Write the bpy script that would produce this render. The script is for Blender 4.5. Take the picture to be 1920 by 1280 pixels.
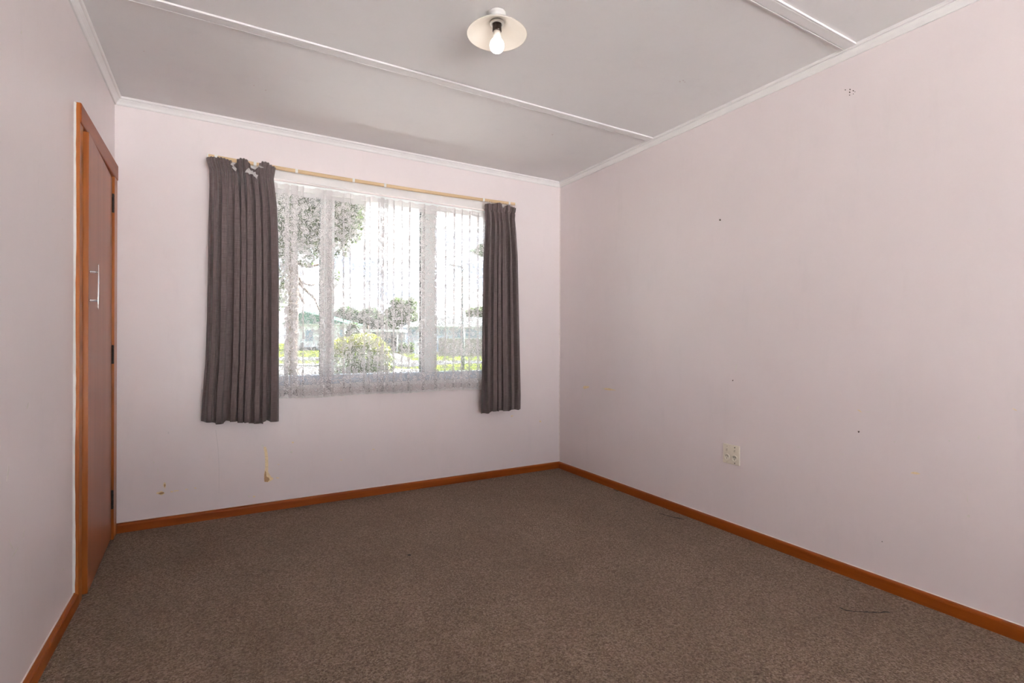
import bpy, bmesh, math, random
import numpy as np
from mathutils import Vector, Matrix
R0 = random.Random(7)
for o in list(bpy.data.objects): bpy.data.objects.remove(o)
scn = bpy.context.scene
COL = scn.collection

# ------------------------------------------------------------------ camera
F = 952.307; YAW, PIT, ROL = 0.522541, -0.000347, 0.003351
CAM = Vector((-2.48942, -3.51638, 1.06335))
W = 2.993; H = 2.40; YR = -6.4
_f = Vector((math.sin(YAW)*math.cos(PIT), math.cos(YAW)*math.cos(PIT), math.sin(PIT)))
_r = Vector((math.cos(YAW), -math.sin(YAW), 0)); _u = _r.cross(_f)
RT = math.cos(ROL)*_r + math.sin(ROL)*_u; UP = -math.sin(ROL)*_r + math.cos(ROL)*_u
cd = bpy.data.cameras.new('camera'); cam = bpy.data.objects.new('camera', cd); COL.objects.link(cam)
m = Matrix((RT, UP, -_f)).transposed().to_4x4(); m.translation = CAM
cam.matrix_world = m; cd.sensor_width = 36; cd.lens = F*36/1920; cd.clip_start = 0.02; cd.clip_end = 600
scn.camera = cam
def pdir(u, v): return _f + RT*((u-960)/F) - UP*((v-640)/F)
def hit(u, v, ax, val):
    d = pdir(u, v); return CAM + d*((val-CAM[ax])/d[ax])
def at(u, v, d): return CAM + pdir(u, v)*d          # point at a known forward distance

# ------------------------------------------------------------------ light
scn.view_settings.view_transform = 'Standard'; scn.view_settings.look = 'None'
scn.view_settings.gamma = 1; scn.view_settings.use_curve_mapping = False
scn.view_settings.exposure = 1.12
BULB = 4.7; SKY = 1.85; SUN = 62.0
wd = bpy.data.worlds.new('sky'); scn.world = wd; wd.use_nodes = True
nt = wd.node_tree; nt.nodes.clear()
tc = nt.nodes.new('ShaderNodeTexCoord'); mp = nt.nodes.new('ShaderNodeMapping'); mp.inputs['Scale'].default_value = (1, 1, 2.2)
nz = nt.nodes.new('ShaderNodeTexNoise'); nz.inputs['Scale'].default_value = 5; nz.inputs['Detail'].default_value = 5
rp = nt.nodes.new('ShaderNodeValToRGB')
rp.color_ramp.elements[0].position = .36; rp.color_ramp.elements[0].color = (.48, .66, .95, 1)
rp.color_ramp.elements[1].position = .54; rp.color_ramp.elements[1].color = (.97, .98, 1, 1)
bg = nt.nodes.new('ShaderNodeBackground'); bg.inputs[1].default_value = SKY; ow = nt.nodes.new('ShaderNodeOutputWorld')
L = nt.links.new
L(tc.outputs['Generated'], mp.inputs[0]); L(mp.outputs[0], nz.inputs['Vector']); L(nz.outputs[0], rp.inputs[0]); L(rp.outputs[0], bg.inputs[0]); L(bg.outputs[0], ow.inputs[0])
sd = bpy.data.lights.new('sun', 'SUN'); sd.energy = SUN; sd.angle = .01; sd.color = (1, .98, .96)
so = bpy.data.objects.new('sun', sd); COL.objects.link(so)
so.rotation_euler = Vector((.62, .10, .70)).to_track_quat('Z', 'Y').to_euler(); so.location = (20, 20, 30)
pd = bpy.data.lights.new('window_portal', 'AREA'); pd.shape = 'RECTANGLE'; pd.size = 2.05; pd.size_y = 1.3
pd.cycles.is_portal = True
po = bpy.data.objects.new('window_portal', pd); COL.objects.link(po)
po.location = (-1.53, .13, 1.43); po.rotation_euler = (-math.pi/2, 0, 0)
pd2 = bpy.data.lights.new('glazed_door_portal', 'AREA'); pd2.shape = 'RECTANGLE'; pd2.size = 2.6; pd2.size_y = 2.18  # portal for the added rear doors
pd2.cycles.is_portal = True
po2 = bpy.data.objects.new('glazed_door_portal', pd2); COL.objects.link(po2)
po2.location = (-1.60, -6.53, 1.13); po2.rotation_euler = (math.pi/2, 0, 0)

# ------------------------------------------------------------------ materials
def lin(r, g, b): return tuple(((c/255)/12.92 if c/255 <= .04045 else ((c/255+.055)/1.055)**2.4) for c in (r, g, b))+(1,)
class NB:
    def __init__(s, name):
        s.m = bpy.data.materials.new(name); s.m.use_nodes = True; s.t = s.m.node_tree; s.t.nodes.clear()
        s.o = s.t.nodes.new('ShaderNodeOutputMaterial')
    def n(s, kind, ins=None, **kw):
        x = s.t.nodes.new('ShaderNode'+kind)
        for k, v in kw.items(): setattr(x, k, v)
        for k, v in (ins or {}).items():
            if hasattr(v, 'is_linked') or isinstance(v, bpy.types.NodeSocket): s.t.links.new(v, x.inputs[k])
            else: x.inputs[k].default_value = v
        return x
    def ma(s, op, a, b=0.0, c=0.0, clamp=False):
        x = s.n('Math', {0: a, 1: b, 2: c}, operation=op); x.use_clamp = clamp; return x.outputs[0]
    def ramp(s, fac, stops):
        x = s.n('ValToRGB', {0: fac}); e = x.color_ramp.elements
        while len(e) < len(stops): e.new(.5)
        for q, (p, c) in zip(e, stops): q.position = p; q.color = c if len(c) == 4 else tuple(c)+(1,)
        return x.outputs[0]
    def bump(s, h, st, d=.01): return s.n('Bump', {'Height': h, 'Strength': st, 'Distance': d}).outputs[0]
    def pr(s, **k):
        x = s.n('BsdfPrincipled', {a.replace('_', ' '): b for a, b in k.items()}); s.t.links.new(x.outputs[0], s.o.inputs[0]); return x
    def tex(s, kind='Object', sc=(1, 1, 1)):
        t = s.n('TexCoord'); return s.n('Mapping', {0: t.outputs[kind], 'Scale': sc}).outputs[0]
def mix(nb, f, a, b): 
    x = nb.n('Mix', data_type='RGBA'); x.inputs[0].default_value = .5
    for i, v in ((0, f), (6, a), (7, b)):
        if isinstance(v, bpy.types.NodeSocket): nb.t.links.new(v, x.inputs[i])
        else: x.inputs[i].default_value = v
    return x.outputs[2]

def simple(name, col, rough=.5, var=.06, scale=30, bump=0, **kw):
    nb = NB(name); v = nb.tex(); n = nb.n('TexNoise', {'Vector': v, 'Scale': scale, 'Detail': 3}).outputs[0]
    c2 = tuple(max(0, x*(1-var*2)) for x in col[:3])+(1,); c1 = tuple(min(1, x*(1+var)) for x in col[:3])+(1,)
    c = nb.ramp(n, [(.3, c2), (.7, c1)]); k = dict(Base_Color=c, Roughness=rough); k.update(kw)
    if bump: k['Normal'] = nb.bump(n, bump, .005)
    nb.pr(**k); return nb.m
def wallpaint(name, c1, c2, rough):
    nb = NB(name); v = nb.tex()
    n = nb.n('TexNoise', {'Vector': v, 'Scale': 1.7, 'Detail': 6, 'Roughness': .65}).outputs[0]
    f = nb.n('TexNoise', {'Vector': v, 'Scale': 160, 'Detail': 2}).outputs[0]
    g = nb.n('TexNoise', {'Vector': nb.tex(sc=(9, 9, 2.2)), 'Scale': 1, 'Detail': 5, 'Roughness': .7}).outputs[0]
    c = nb.ramp(n, [(.3, c2), (.65, c1)])
    dirt = nb.ramp(g, [(.56, (0, 0, 0)), (.85, (.22, .22, .22))])
    c = mix(nb, dirt, c, tuple(x*.78 for x in c2[:3])+(1,))
    nb.pr(Base_Color=c, Roughness=rough, Specular_IOR_Level=.45, Normal=nb.bump(f, .05, .002)); return nb.m
def wood(name, ca, cb, axis, rough=.28, coat=.4, scale=1.0):
    sc = [38, 38, 38]; sc[axis] = 1.6; nb = NB(name)
    v = nb.tex(sc=tuple(x*scale for x in sc))
    n = nb.n('TexNoise', {'Vector': v, 'Scale': 1, 'Detail': 5, 'Distortion': .6}).outputs[0]
    big = nb.n('TexNoise', {'Vector': nb.tex(), 'Scale': 4, 'Detail': 3}).outputs[0]
    c = nb.ramp(n, [(.25, cb), (.72, ca)])
    c = mix(nb, nb.ramp(big, [(.35, (0, 0, 0)), (.75, (.35, .35, .35))]), c, cb)
    nb.pr(Base_Color=c, Roughness=rough, Coat_Weight=coat, Coat_Roughness=.22, Specular_IOR_Level=.22, Normal=nb.bump(n, .08, .002)); return nb.m
M = {}
M['wall'] = wallpaint('pink_wall_paint', (.828, .732, .726, 1), (.800, .702, .697, 1), .34)
M['ceil'] = wallpaint('ceiling_paint', (.80, .763, .755, 1), (.772, .735, .727, 1), .6)
M['trimw'] = simple('white_trim_paint', (.87, .83, .815, 1), .45, .015, 8)
M['bead'] = simple('pale_caulk', (.84, .75, .70, 1), .5, .05, 60)
M['rimuY'] = wood('varnished_timber_y', (.34, .080, .008, 1), (.22, .042, .003, 1), 1, .42, .0)
M['rimuX'] = wood('varnished_timber_x', (.34, .080, .008, 1), (.22, .042, .003, 1), 0, .42, .0)
M['rimuZ'] = wood('varnished_timber_z', (.42, .130, .024, 1), (.28, .070, .012, 1), 2, .32, .2)
M['leaf'] = wood('door_veneer', (.36, .125, .055, 1), (.28, .085, .036, 1), 2, .40, .10, .5)
M['chrome'] = simple('worn_chrome', (.75, .74, .73, 1), .16, .03, 30, Metallic=1.0)
M['hinge'] = simple('dark_bronze', (.035, .026, .020, 1), .45, .1, 60, Metallic=.7)
M['cream'] = simple('cream_plastic', (.80, .72, .60, 1), .35, .02, 10)
M['creamd'] = simple('aged_cream_plastic', (.55, .47, .37, 1), .4, .03, 20)
M['slot'] = simple('dark_slot', (.03, .025, .02, 1), .6, .02, 10)
M['chip'] = simple('bare_cream_undercoat', (.90, .72, .46, 1), .7, .08, 90)
M['plaster'] = simple('bare_brown_board', (.48, .29, .14, 1), .8, .15, 120)
M['speck'] = simple('dark_speck', (.12, .09, .07, 1), .7, .05, 60)
M['crack'] = simple('hairline_crack', (.72, .635, .63, 1), .8, .03, 60)
M['scuff'] = simple('pale_scuff', (.80, .74, .68, 1), .6, .05, 60)
M['track'] = wood('wood_look_track', (.68, .49, .30, 1), (.60, .41, .23, 1), 0, .4, .2)
M['white'] = simple('white_plastic', (.80, .78, .74, 1), .4, .02, 10)
M['frame'] = simple('white_window_paint', (.74, .76, .76, 1), .35, .03, 14)
M['sillb'] = simple('weathered_sill_paint', (.55, .60, .68, 1), .5, .12, 40)
M['gasket'] = simple('black_seal', (.03, .035, .035, 1), .6, .05, 20)
M['enamel'] = simple('cream_enamel', (.80, .73, .65, 1), .3, .02, 12)
M['rose'] = simple('off_white_rose', (.66, .63, .61, 1), .5, .02, 12)
M['bakelite'] = simple('brown_bakelite', (.030, .014, .010, 1), .3, .05, 30)
M['neck'] = simple('bulb_base_plastic', (.78, .72, .66, 1), .4, .02, 10)
M['fluff'] = simple('dark_fluff', (.055, .042, .034, 1), .9, .1, 100)
def emis(name, col, st):
    nb = NB(name); e = nb.n('Emission', {0: col, 1: st}); nb.t.links.new(e.outputs[0], nb.o.inputs[0]); return nb.m
M['bulb'] = emis('lit_bulb_glass', (1, .93, .86, 1), BULB)
def carpet():
    nb = NB('brown_loop_carpet'); v = nb.tex()
    f = nb.n('TexVoronoi', {'Vector': v, 'Scale': 190, 'Randomness': 1}); fc = f.outputs['Color']; fd = f.outputs['Distance']
    g = nb.n('TexNoise', {'Vector': v, 'Scale': 95, 'Detail': 3, 'Roughness': .7}).outputs[0]
    b = nb.n('TexNoise', {'Vector': v, 'Scale': 2.2, 'Detail': 5, 'Roughness': .6}).outputs[0]
    sp = nb.n('SeparateColor', {0: fc}).outputs[0]
    s = nb.ma('ADD', nb.ma('MULTIPLY', sp, .45), nb.ma('MULTIPLY', g, .55))
    c = nb.ramp(s, [(.22, (.150, .100, .073, 1)), (.5, (.252, .176, .131, 1)), (.8, (.39, .288, .226, 1))])
    c = mix(nb, nb.ramp(b, [(.42, (0, 0, 0)), (.72, (.32, .32, .32))]), c, (.160, .108, .079, 1))
    h = nb.ma('SUBTRACT', g, nb.ma('MULTIPLY', fd, 1.2))
    nb.pr(Base_Color=c, Roughness=.95, Specular_IOR_Level=.05, Normal=nb.bump(h, .9, .006)); return nb.m
M['carpet'] = carpet()
def fabric():
    nb = NB('mauve_brown_curtain_weave'); t = nb.n('TexCoord').outputs['UV']
    a = nb.n('TexNoise', {'Vector': nb.n('Mapping', {0: t, 'Scale': (520, 16, 1)}).outputs[0], 'Scale': 1, 'Detail': 3}).outputs[0]
    b = nb.n('TexNoise', {'Vector': nb.n('Mapping', {0: t, 'Scale': (16, 520, 1)}).outputs[0], 'Scale': 1, 'Detail': 3}).outputs[0]
    s = nb.ma('MULTIPLY', nb.ma('ADD', a, b), .5)
    c = nb.ramp(s, [(.32, (.078, .054, .051, 1)), (.5, (.130, .092, .088, 1)), (.68, (.200, .152, .145, 1))])
    p = nb.n('BsdfPrincipled', {'Base Color': c, 'Roughness': .62, 'Sheen Weight': .25, 'Specular IOR Level': .3, 'Normal': nb.bump(s, .25, .002)})
    tr = nb.n('BsdfTranslucent', {0: c}); mx = nb.n('MixShader', {0: .06, 1: p.outputs[0], 2: tr.outputs[0]})
    nb.t.links.new(mx.outputs[0], nb.o.inputs[0]); return nb.m
M['curtain'] = fabric()
M['lining'] = simple('torn_pale_lining', (.52, .48, .47, 1), .85, .10, 60)
def lace():
    nb = NB('cream_lace_net'); t = nb.n('TexCoord').outputs['UV']; sep = nb.n('SeparateXYZ', {0: t}); uu, vv = sep.outputs[0], sep.outputs[1]
    wv = nb.n('TexNoise', {'Vector': t, 'Scale': 26, 'Detail': 1}, noise_dimensions='2D')
    wp = nb.n('VectorMath', {0: wv.outputs['Color'], 1: (.5, .5, .5)}, operation='SUBTRACT').outputs[0]
    wp = nb.n('VectorMath', {0: wp, 'Scale': .035}, operation='SCALE').outputs[0]
    tw = nb.n('VectorMath', {0: t, 1: wp}, operation='ADD').outputs[0]
    v1 = nb.n('TexVoronoi', {'Vector': tw, 'Scale': 30, 'Randomness': .75}, voronoi_dimensions='2D', feature='DISTANCE_TO_EDGE').outputs['Distance']
    v2 = nb.n('TexVoronoi', {'Vector': tw, 'Scale': 30, 'Randomness': .75}, voronoi_dimensions='2D').outputs['Distance']
    v3 = nb.n('TexVoronoi', {'Vector': tw, 'Scale': 75, 'Randomness': .8}, voronoi_dimensions='2D').outputs['Distance']
    ss = lambda x, a, b: nb.n('MapRange', {'Value': x, 'From Min': a, 'From Max': b, 'To Min': 1.0, 'To Max': 0.0}).outputs[0]
    petal = nb.ma('MULTIPLY', ss(v2, .29, .37), ss(v2, .16, .11))
    ctr = ss(v2, .05, .08)
    twig = ss(v1, .030, .055)
    dots = nb.ma('MULTIPLY', ss(v3, .12, .2), .8)
    mot = nb.ma('MAXIMUM', nb.ma('MAXIMUM', petal, ctr), nb.ma('MAXIMUM', twig, dots))
    mot = nb.ma('MULTIPLY', mot, .70)
    fine = nb.n('TexNoise', {'Vector': t, 'Scale': 260, 'Detail': 1}, noise_dimensions='2D').outputs[0]
    a = nb.ma('ADD', nb.ma('ADD', mot, .14), nb.ma('MULTIPLY', fine, .14))
    head = nb.ma('GREATER_THAN', vv, 1.985); hem = nb.ma('LESS_THAN', vv, .712); brd = nb.ma('LESS_THAN', vv, .83)
    a = nb.ma('MAXIMUM', a, nb.ma('MULTIPLY', head, nb.ma('ADD', .74, nb.ma('MULTIPLY', fine, .25))))
    a = nb.ma('MAXIMUM', a, nb.ma('MULTIPLY', hem, .92))
    a = nb.ma('ADD', a, nb.ma('MULTIPLY', brd, nb.ma('MULTIPLY', mot, .15)), clamp=True)
    d = nb.n('BsdfDiffuse', {0: (.72, .67, .66, 1)}); tl = nb.n('BsdfTranslucent', {0: (.68, .67, .70, 1)})
    c = nb.n('MixShader', {0: .14, 1: d.outputs[0], 2: tl.outputs[0]}); tr = nb.n('BsdfTransparent')
    mx = nb.n('MixShader', {0: a, 1: tr.outputs[0], 2: c.outputs[0]}); nb.t.links.new(mx.outputs[0], nb.o.inputs[0]); return nb.m
M['lace'] = lace()
def glass():
    nb = NB('window_glass'); g = nb.n('BsdfGlossy', {'Roughness': .02}); t = nb.n('BsdfTransparent', {0: (.96, .975, .97, 1)})
    mx = nb.n('MixShader', {0: .04, 1: t.outputs[0], 2: g.outputs[0]}); nb.t.links.new(mx.outputs[0], nb.o.inputs[0]); return nb.m
M['glass'] = glass()
# outside
def grass():
    nb = NB('mown_lawn'); v = nb.tex(); n = nb.n('TexNoise', {'Vector': v, 'Scale': 1.3, 'Detail': 6}).outputs[0]; f = nb.n('TexNoise', {'Vector': v, 'Scale': 40, 'Detail': 2}).outputs[0]
    c = nb.ramp(n, [(.3, (.024, .033, .006, 1)), (.7, (.046, .056, .011, 1))]); nb.pr(Base_Color=c, Roughness=1.0, Specular_IOR_Level=0.0, Normal=nb.bump(f, .3, .03)); return nb.m
M['grass'] = grass()
M['asphalt'] = simple('grey_asphalt', (.040, .040, .043, 1), .9, .1, 20, Specular_IOR_Level=0.0)
M['concrete'] = simple('pale_concrete', (.075, .072, .070, 1), .9, .1, 3, Specular_IOR_Level=0.0)
M['paleconc'] = simple('bleached_concrete', (.775, .775, .80, 1), .9, .04, 3)  # reflector colour of the added rear terrace
M['patioconc'] = simple('worn_patio_concrete', (.31, .30, .295, 1), .9, .06, 3)  # tone set for light bounced up to the ceiling
M['soil'] = simple('dark_soil', (.045, .036, .028, 1), .95, .2, 12)
M['kerb'] = simple('dark_kerb', (.10, .10, .095, 1), .9, .1, 9, Specular_IOR_Level=0.0)
M['wbw'] = simple('white_weatherboard', (.62, .63, .62, 1), .6, .05, 4)
M['blueb'] = simple('pale_blue_cladding', (.36, .41, .52, 1), .6, .05, 4)
M['groof'] = simple('green_roof', (.06, .15, .11, 1), .6, .1, 4, Specular_IOR_Level=0.0)
M['sroof'] = simple('silver_grey_roof', (.075, .080, .082, 1), .6, .1, 4, Specular_IOR_Level=0.0)
M['dglass'] = simple('distant_window_glass', (.16, .21, .26, 1), .1, .1, 3)
M['fenceb'] = simple('weathered_fence_boards', (.20, .18, .155, 1), .9, .2, 12)
M['bark'] = simple('reddish_bark', (.085, .055, .04, 1), .95, .3, 12, .5)
M['galv'] = simple('galvanised_steel', (.10, .115, .115, 1), .5, .1, 8)
def leafmat(name, c1, c2, tl=.45):
    nb = NB(name); g = nb.n('NewGeometry').outputs['Random Per Island']
    c = nb.ramp(g, [(0, c2), (1, c1)]); d = nb.n('BsdfPrincipled', {'Base Color': c, 'Roughness': .5}); t = nb.n('BsdfTranslucent', {0: c})
    mx = nb.n('MixShader', {0: tl, 1: d.outputs[0], 2: t.outputs[0]}); nb.t.links.new(mx.outputs[0], nb.o.inputs[0]); return nb.m
M['lf_tips'] = leafmat('yellow_young_leaves', (.26, .25, .02, 1), (.12, .15, .02, 1), .35)  # sunlight on the bush put into the leaf colour
M['lf_tree'] = leafmat('dark_green_needles', (.07, .10, .025, 1), (.02, .035, .012, 1))
M['lf_hedge'] = leafmat('yellow_green_hedge', (.075, .105, .018, 1), (.022, .040, .010, 1), .15)
M['lf_mid'] = leafmat('mid_green_leaves', (.10, .15, .04, 1), (.035, .065, .018, 1))
M['lf_grey'] = leafmat('grey_green_leaves', (.07, .10, .05, 1), (.03, .045, .025, 1))
M['lf_big'] = leafmat('broad_leaf_green', (.10, .15, .08, 1), (.07, .11, .06, 1), .25)
M['twig'] = simple('bare_twigs', (.14, .11, .09, 1), .9, .1, 10)

# ------------------------------------------------------------------ mesh helpers
def mesh(name, vs, fs, mat, parent=None, smooth=False, uv=None, loc=None):
    me = bpy.data.meshes.new(name); me.from_pydata([tuple(v) for v in vs], [], fs); me.materials.append(M[mat] if isinstance(mat, str) else mat)
    if uv is not None:
        l = me.uv_layers.new(name='UVMap')
        idx = np.empty(len(me.loops), dtype=np.int32); me.loops.foreach_get('vertex_index', idx)
        l.data.foreach_set('uv', np.asarray(uv, dtype=np.float32)[idx].ravel())
    if smooth: me.polygons.foreach_set('use_smooth', [True]*len(me.polygons))
    me.update(); o = bpy.data.objects.new(name, me); COL.objects.link(o)
    if parent: o.parent = parent
    if loc is not None: o.location = loc
    return o
def frombm(name, bm, mat, parent=None, smooth=False):
    bmesh.ops.recalc_face_normals(bm, faces=bm.faces)
    me = bpy.data.meshes.new(name); bm.to_mesh(me); bm.free(); me.materials.append(M[mat])
    if smooth: me.polygons.foreach_set('use_smooth', [True]*len(me.polygons))
    o = bpy.data.objects.new(name, me); COL.objects.link(o)
    if parent: o.parent = parent
    return o
def addbox(bm, a, b, bev=0, seg=2):
    vs = [bm.verts.new((x, y, z)) for x in (a[0], b[0]) for y in (a[1], b[1]) for z in (a[2], b[2])]
    fs = [bm.faces.new([vs[i] for i in q]) for q in ((0, 1, 3, 2), (4, 6, 7, 5), (0, 4, 5, 1), (2, 3, 7, 6), (0, 2, 6, 4), (1, 5, 7, 3))]
    if bev:
        es = list({e for f in fs for e in f.edges})
        bmesh.ops.bevel(bm, geom=es, offset=bev, segments=seg, affect='EDGES', profile=.5)
def box(name, a, b, mat, parent=None, bev=0, smooth=False):
    bm = bmesh.new(); addbox(bm, a, b, bev); return frombm(name, bm, mat, parent, smooth)
def lathe(name, prof, mat, parent=None, n=48, loc=None, axis='Z'):
    vs = []; fs = []
    for r, z in prof:
        for k in range(n):
            t = 2*math.pi*k/n; c, s = r*math.cos(t), r*math.sin(t)
            vs.append((c, s, z) if axis == 'Z' else (z, c, s))
    for i in range(len(prof)-1):
        for k in range(n):
            fs.append((i*n+k, i*n+(k+1) % n, (i+1)*n+(k+1) % n, (i+1)*n+k))
    bm = bmesh.new(); bv = [bm.verts.new(v) for v in vs]
    for f in fs: bm.faces.new([bv[i] for i in f])
    bmesh.ops.remove_doubles(bm, verts=bm.verts, dist=1e-6)
    o = frombm(name, bm, mat, parent, True)
    if loc is not None: o.location = loc
    return o
def tubeverts(pts, rad, n=8):
    vs = []; fs = []; pts = [Vector(p) for p in pts]
    for i, p in enumerate(pts):
        d = (pts[min(i+1, len(pts)-1)]-pts[max(i-1, 0)]).normalized()
        a = d.cross(Vector((0, 0, 1)) if abs(d.z) < .9 else Vector((1, 0, 0))).normalized(); b = d.cross(a)
        r = rad[i] if hasattr(rad, '__len__') else rad
        for k in range(n):
            t = 2*math.pi*k/n; vs.append(p+a*r*math.cos(t)+b*r*math.sin(t))
    for i in range(len(pts)-1):
        for k in range(n): fs.append((i*n+k, i*n+(k+1) % n, (i+1)*n+(k+1) % n, (i+1)*n+k))
    fs.append(tuple(range(n))[::-1]); fs.append(tuple(range((len(pts)-1)*n, len(pts)*n)))
    return vs, fs
def tube(name, pts, rad, mat, parent=None, n=8):
    v, f = tubeverts(pts, rad, n); return mesh(name, v, f, mat, parent, True)
def tubes(name, lst, mat, parent=None, n=6):
    V = []; Fc = []
    for pts, rad in lst:
        v, f = tubeverts(pts, rad, n); k = len(V); V += v; Fc += [tuple(i+k for i in q) for q in f]
    return mesh(name, V, Fc, mat, parent, True)
def empty(name, loc, parent=None):
    o = bpy.data.objects.new(name, None); COL.objects.link(o); o.location = loc; o.empty_display_size = .1
    if parent: o.parent = parent
    return o
def adopt(o, p):       # keep world coordinates of a mesh while it becomes a part of p
    o.parent = p; o.matrix_parent_inverse = Matrix.Translation(-p.location) @ Matrix.Identity(4) if p.rotation_euler.z == 0 else p.matrix_world.inverted()
    return o
def struct(o, label=None, cat=None):
    o['kind'] = 'structure'
    if label: o['label'] = label
    if cat: o['category'] = cat
    return o
def tag(o, label, cat, group=None, kind=None):
    o['label'] = label; o['category'] = cat
    if group: o['group'] = group
    if kind: o['kind'] = kind
    return o

# ------------------------------------------------------------------ room shell
T = .12
struct(box('floor', (-W-T, YR-T, -.12), (T, T, 0), 'carpet'), 'brown speckled loop carpet covering the whole room floor', 'carpet')
struct(box('ceiling', (-W-T, YR-T, H), (T, T, H+.12), 'ceil'), 'off-white board ceiling with cover battens', 'ceiling')
struct(box('wall_right', (0, YR-T, 0), (T, T, H), 'wall'), 'long pale pink wall with a double power outlet', 'wall')
RX0, RX1, RZ0, RZ1 = -2.90, -.30, .04, 2.22
bm = bmesh.new()
for a, b in (((-W-T, YR-T, 0), (RX0, YR, H)), ((RX1, YR-T, 0), (T, YR, H)), ((RX0, YR-T, 0), (RX1, YR, RZ0)), ((RX0, YR-T, RZ1), (RX1, YR, H))): addbox(bm, a, b)
struct(frombm('wall_rear', bm, 'wall'), 'pale pink wall with wide glazed doors, behind the viewer', 'wall')
WX0, WX1, WZ0, WZ1 = -2.54, -.515, .775, 2.075
bm = bmesh.new()
for a, b in (((-W-T, 0, 0), (WX0, T, H)), ((WX1, 0, 0), (T, T, H)), ((WX0, 0, 0), (WX1, T, WZ0)), ((WX0, 0, WZ1), (WX1, T, H))): addbox(bm, a, b)
wall_back = struct(frombm('wall_back', bm, 'wall'), 'pale pink wall with the window and chipped paint', 'wall')
DY0, DY1, DZ = -.832, -.118, 1.932
bm = bmesh.new()
for a, b in (((-W-T, YR, 0), (-W, DY0, H)), ((-W-T, DY1, 0), (-W, 0, H)), ((-W-T, DY0, DZ), (-W, DY1, H))): addbox(bm, a, b)
wall_left = struct(frombm('wall_left', bm, 'wall'), 'pale wall with the timber door', 'wall')
bm = bmesh.new()
for a, b in (((-W-T-.7, -1.0, 0), (-W-T-.66, 0, 2.2)), ((-W-T-.66, -1.0, 0), (-W-T, -.96, 2.2)), ((-W-T-.66, -.04, 0), (-W-T, 0, 2.2)), ((-W-T-.66, -.96, 2.16), (-W-T, -.04, 2.2)), ((-W-T-.66, -.96, -.04), (-W-T, -.04, 0))): addbox(bm, a, b)
struct(frombm('wall_closet', bm, 'wall'), 'inside walls of the cupboard behind the door', 'wall')

def sweep(name, prof, path, mat, closed_prof=True):
    """prof: list of (offset from wall, z); path: list of (point, inward-offset vector) already mitred"""
    vs = []; fs = []; n = len(prof)
    for p, d in path:
        for o, z in prof: vs.append((p[0]+d[0]*o, p[1]+d[1]*o, z))
    for i in range(len(path)-1):
        for k in range(n): fs.append((i*n+k, i*n+(k+1) % n, (i+1)*n+(k+1) % n, (i+1)*n+k))
    fs += [tuple(range(n)), tuple(range((len(path)-1)*n, len(path)*n))[::-1]]
    bm = bmesh.new(); bv = [bm.verts.new(v) for v in vs]
    for f in fs: bm.faces.new([bv[i] for i in f])
    return frombm(name, bm, mat)
CB = [(-W, 0, (1, -1)), (0, 0, (-1, -1)), (0, YR, (-1, 1)), (-W, YR, (1, 1))]
corn = [(0, 2.359), (.007, 2.359), (.010, 2.364), (.013, 2.372), (.019, 2.380), (.0225, 2.3835), (.0225, 2.3875), (.031, 2.3875), (.034, 2.391), (.034, 2.40), (0, 2.40)]
names = ['back', 'right', 'rear', 'left']
for k in range(4):
    a, b = CB[k], CB[(k+1) % 4]
    o = sweep('trim_%d' % (k+1), corn, [((a[0], a[1]), a[2]), ((b[0], b[1]), b[2])], 'trimw'); struct(o, 'white scotia cornice along the top of the %s wall' % names[k], 'cornice')
# baseboards (left one stops at the door)
base = [(0, 0), (.018, 0), (.018, .040), (.0165, .046), (.012, .050), (0, .0525)]
bead = [(0, .0525), (.003, .0525), (.0015, .0550), (0, .0555)]
segs = {'back': ((-W, 0), (1, -1), (0, 0), (-1, -1), 'rimuX'), 'right': ((0, 0), (-1, -1), (0, YR), (-1, 1), 'rimuY'), 'rear': ((0, YR), (-1, 1), (-W, YR), (1, 1), 'rimuX'), 'left': ((-W, YR), (1, 1), (-W, -.893), (1, 0), 'rimuY')}
for k, (p0, d0, p1, d1, mt) in segs.items():
    if k == 'back': p0 = (-W, 0); d0 = (1, -1)
    o = struct(sweep('baseboard_'+k, base, [(p0, d0), (p1, d1)], mt), 'low varnished timber skirting along the %s wall' % k, 'skirting')
    c = sweep('caulk_line', bead, [(p0, d0), (p1, d1)], 'bead'); c.parent = o
# corner beads
struct(box('trim_5', (-.004, -.004, .0575), (0, 0, 2.358), 'bead'), 'thin pale bead in the corner by the right curtain', 'bead')
# ceiling battens
for k, yc in enumerate((-1.068, -2.290)):
    w2 = .026; prof = [(-w2, H), (-w2+.004, H-.007), (-w2+.008, H-.0085), (w2-.008, H-.0085), (w2-.004, H-.007), (w2, H)]
    vs = []; 
    for x in (-W+.034, -.034): vs += [(x, yc+a, z) for a, z in prof]
    n = len(prof); fs = [(i, i+1, n+i+1, n+i) for i in range(n-1)]+[tuple(range(n)), tuple(range(n, 2*n))[::-1], (0, n, 2*n-1, n-1)]
    o = struct(mesh('trim_%d' % (6+k), vs, fs, 'ceil'), 'flat ceiling cover batten '+('between the window and the lamp' if k == 0 else 'behind the lamp'), 'batten')
    for s in (-1, 1):
        c = box('batten_edge', (-W+.035, yc+s*w2-.0025, H-.0086), (-.035, yc+s*w2+.0025, H-.0002), 'ceil', o, .001)

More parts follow.
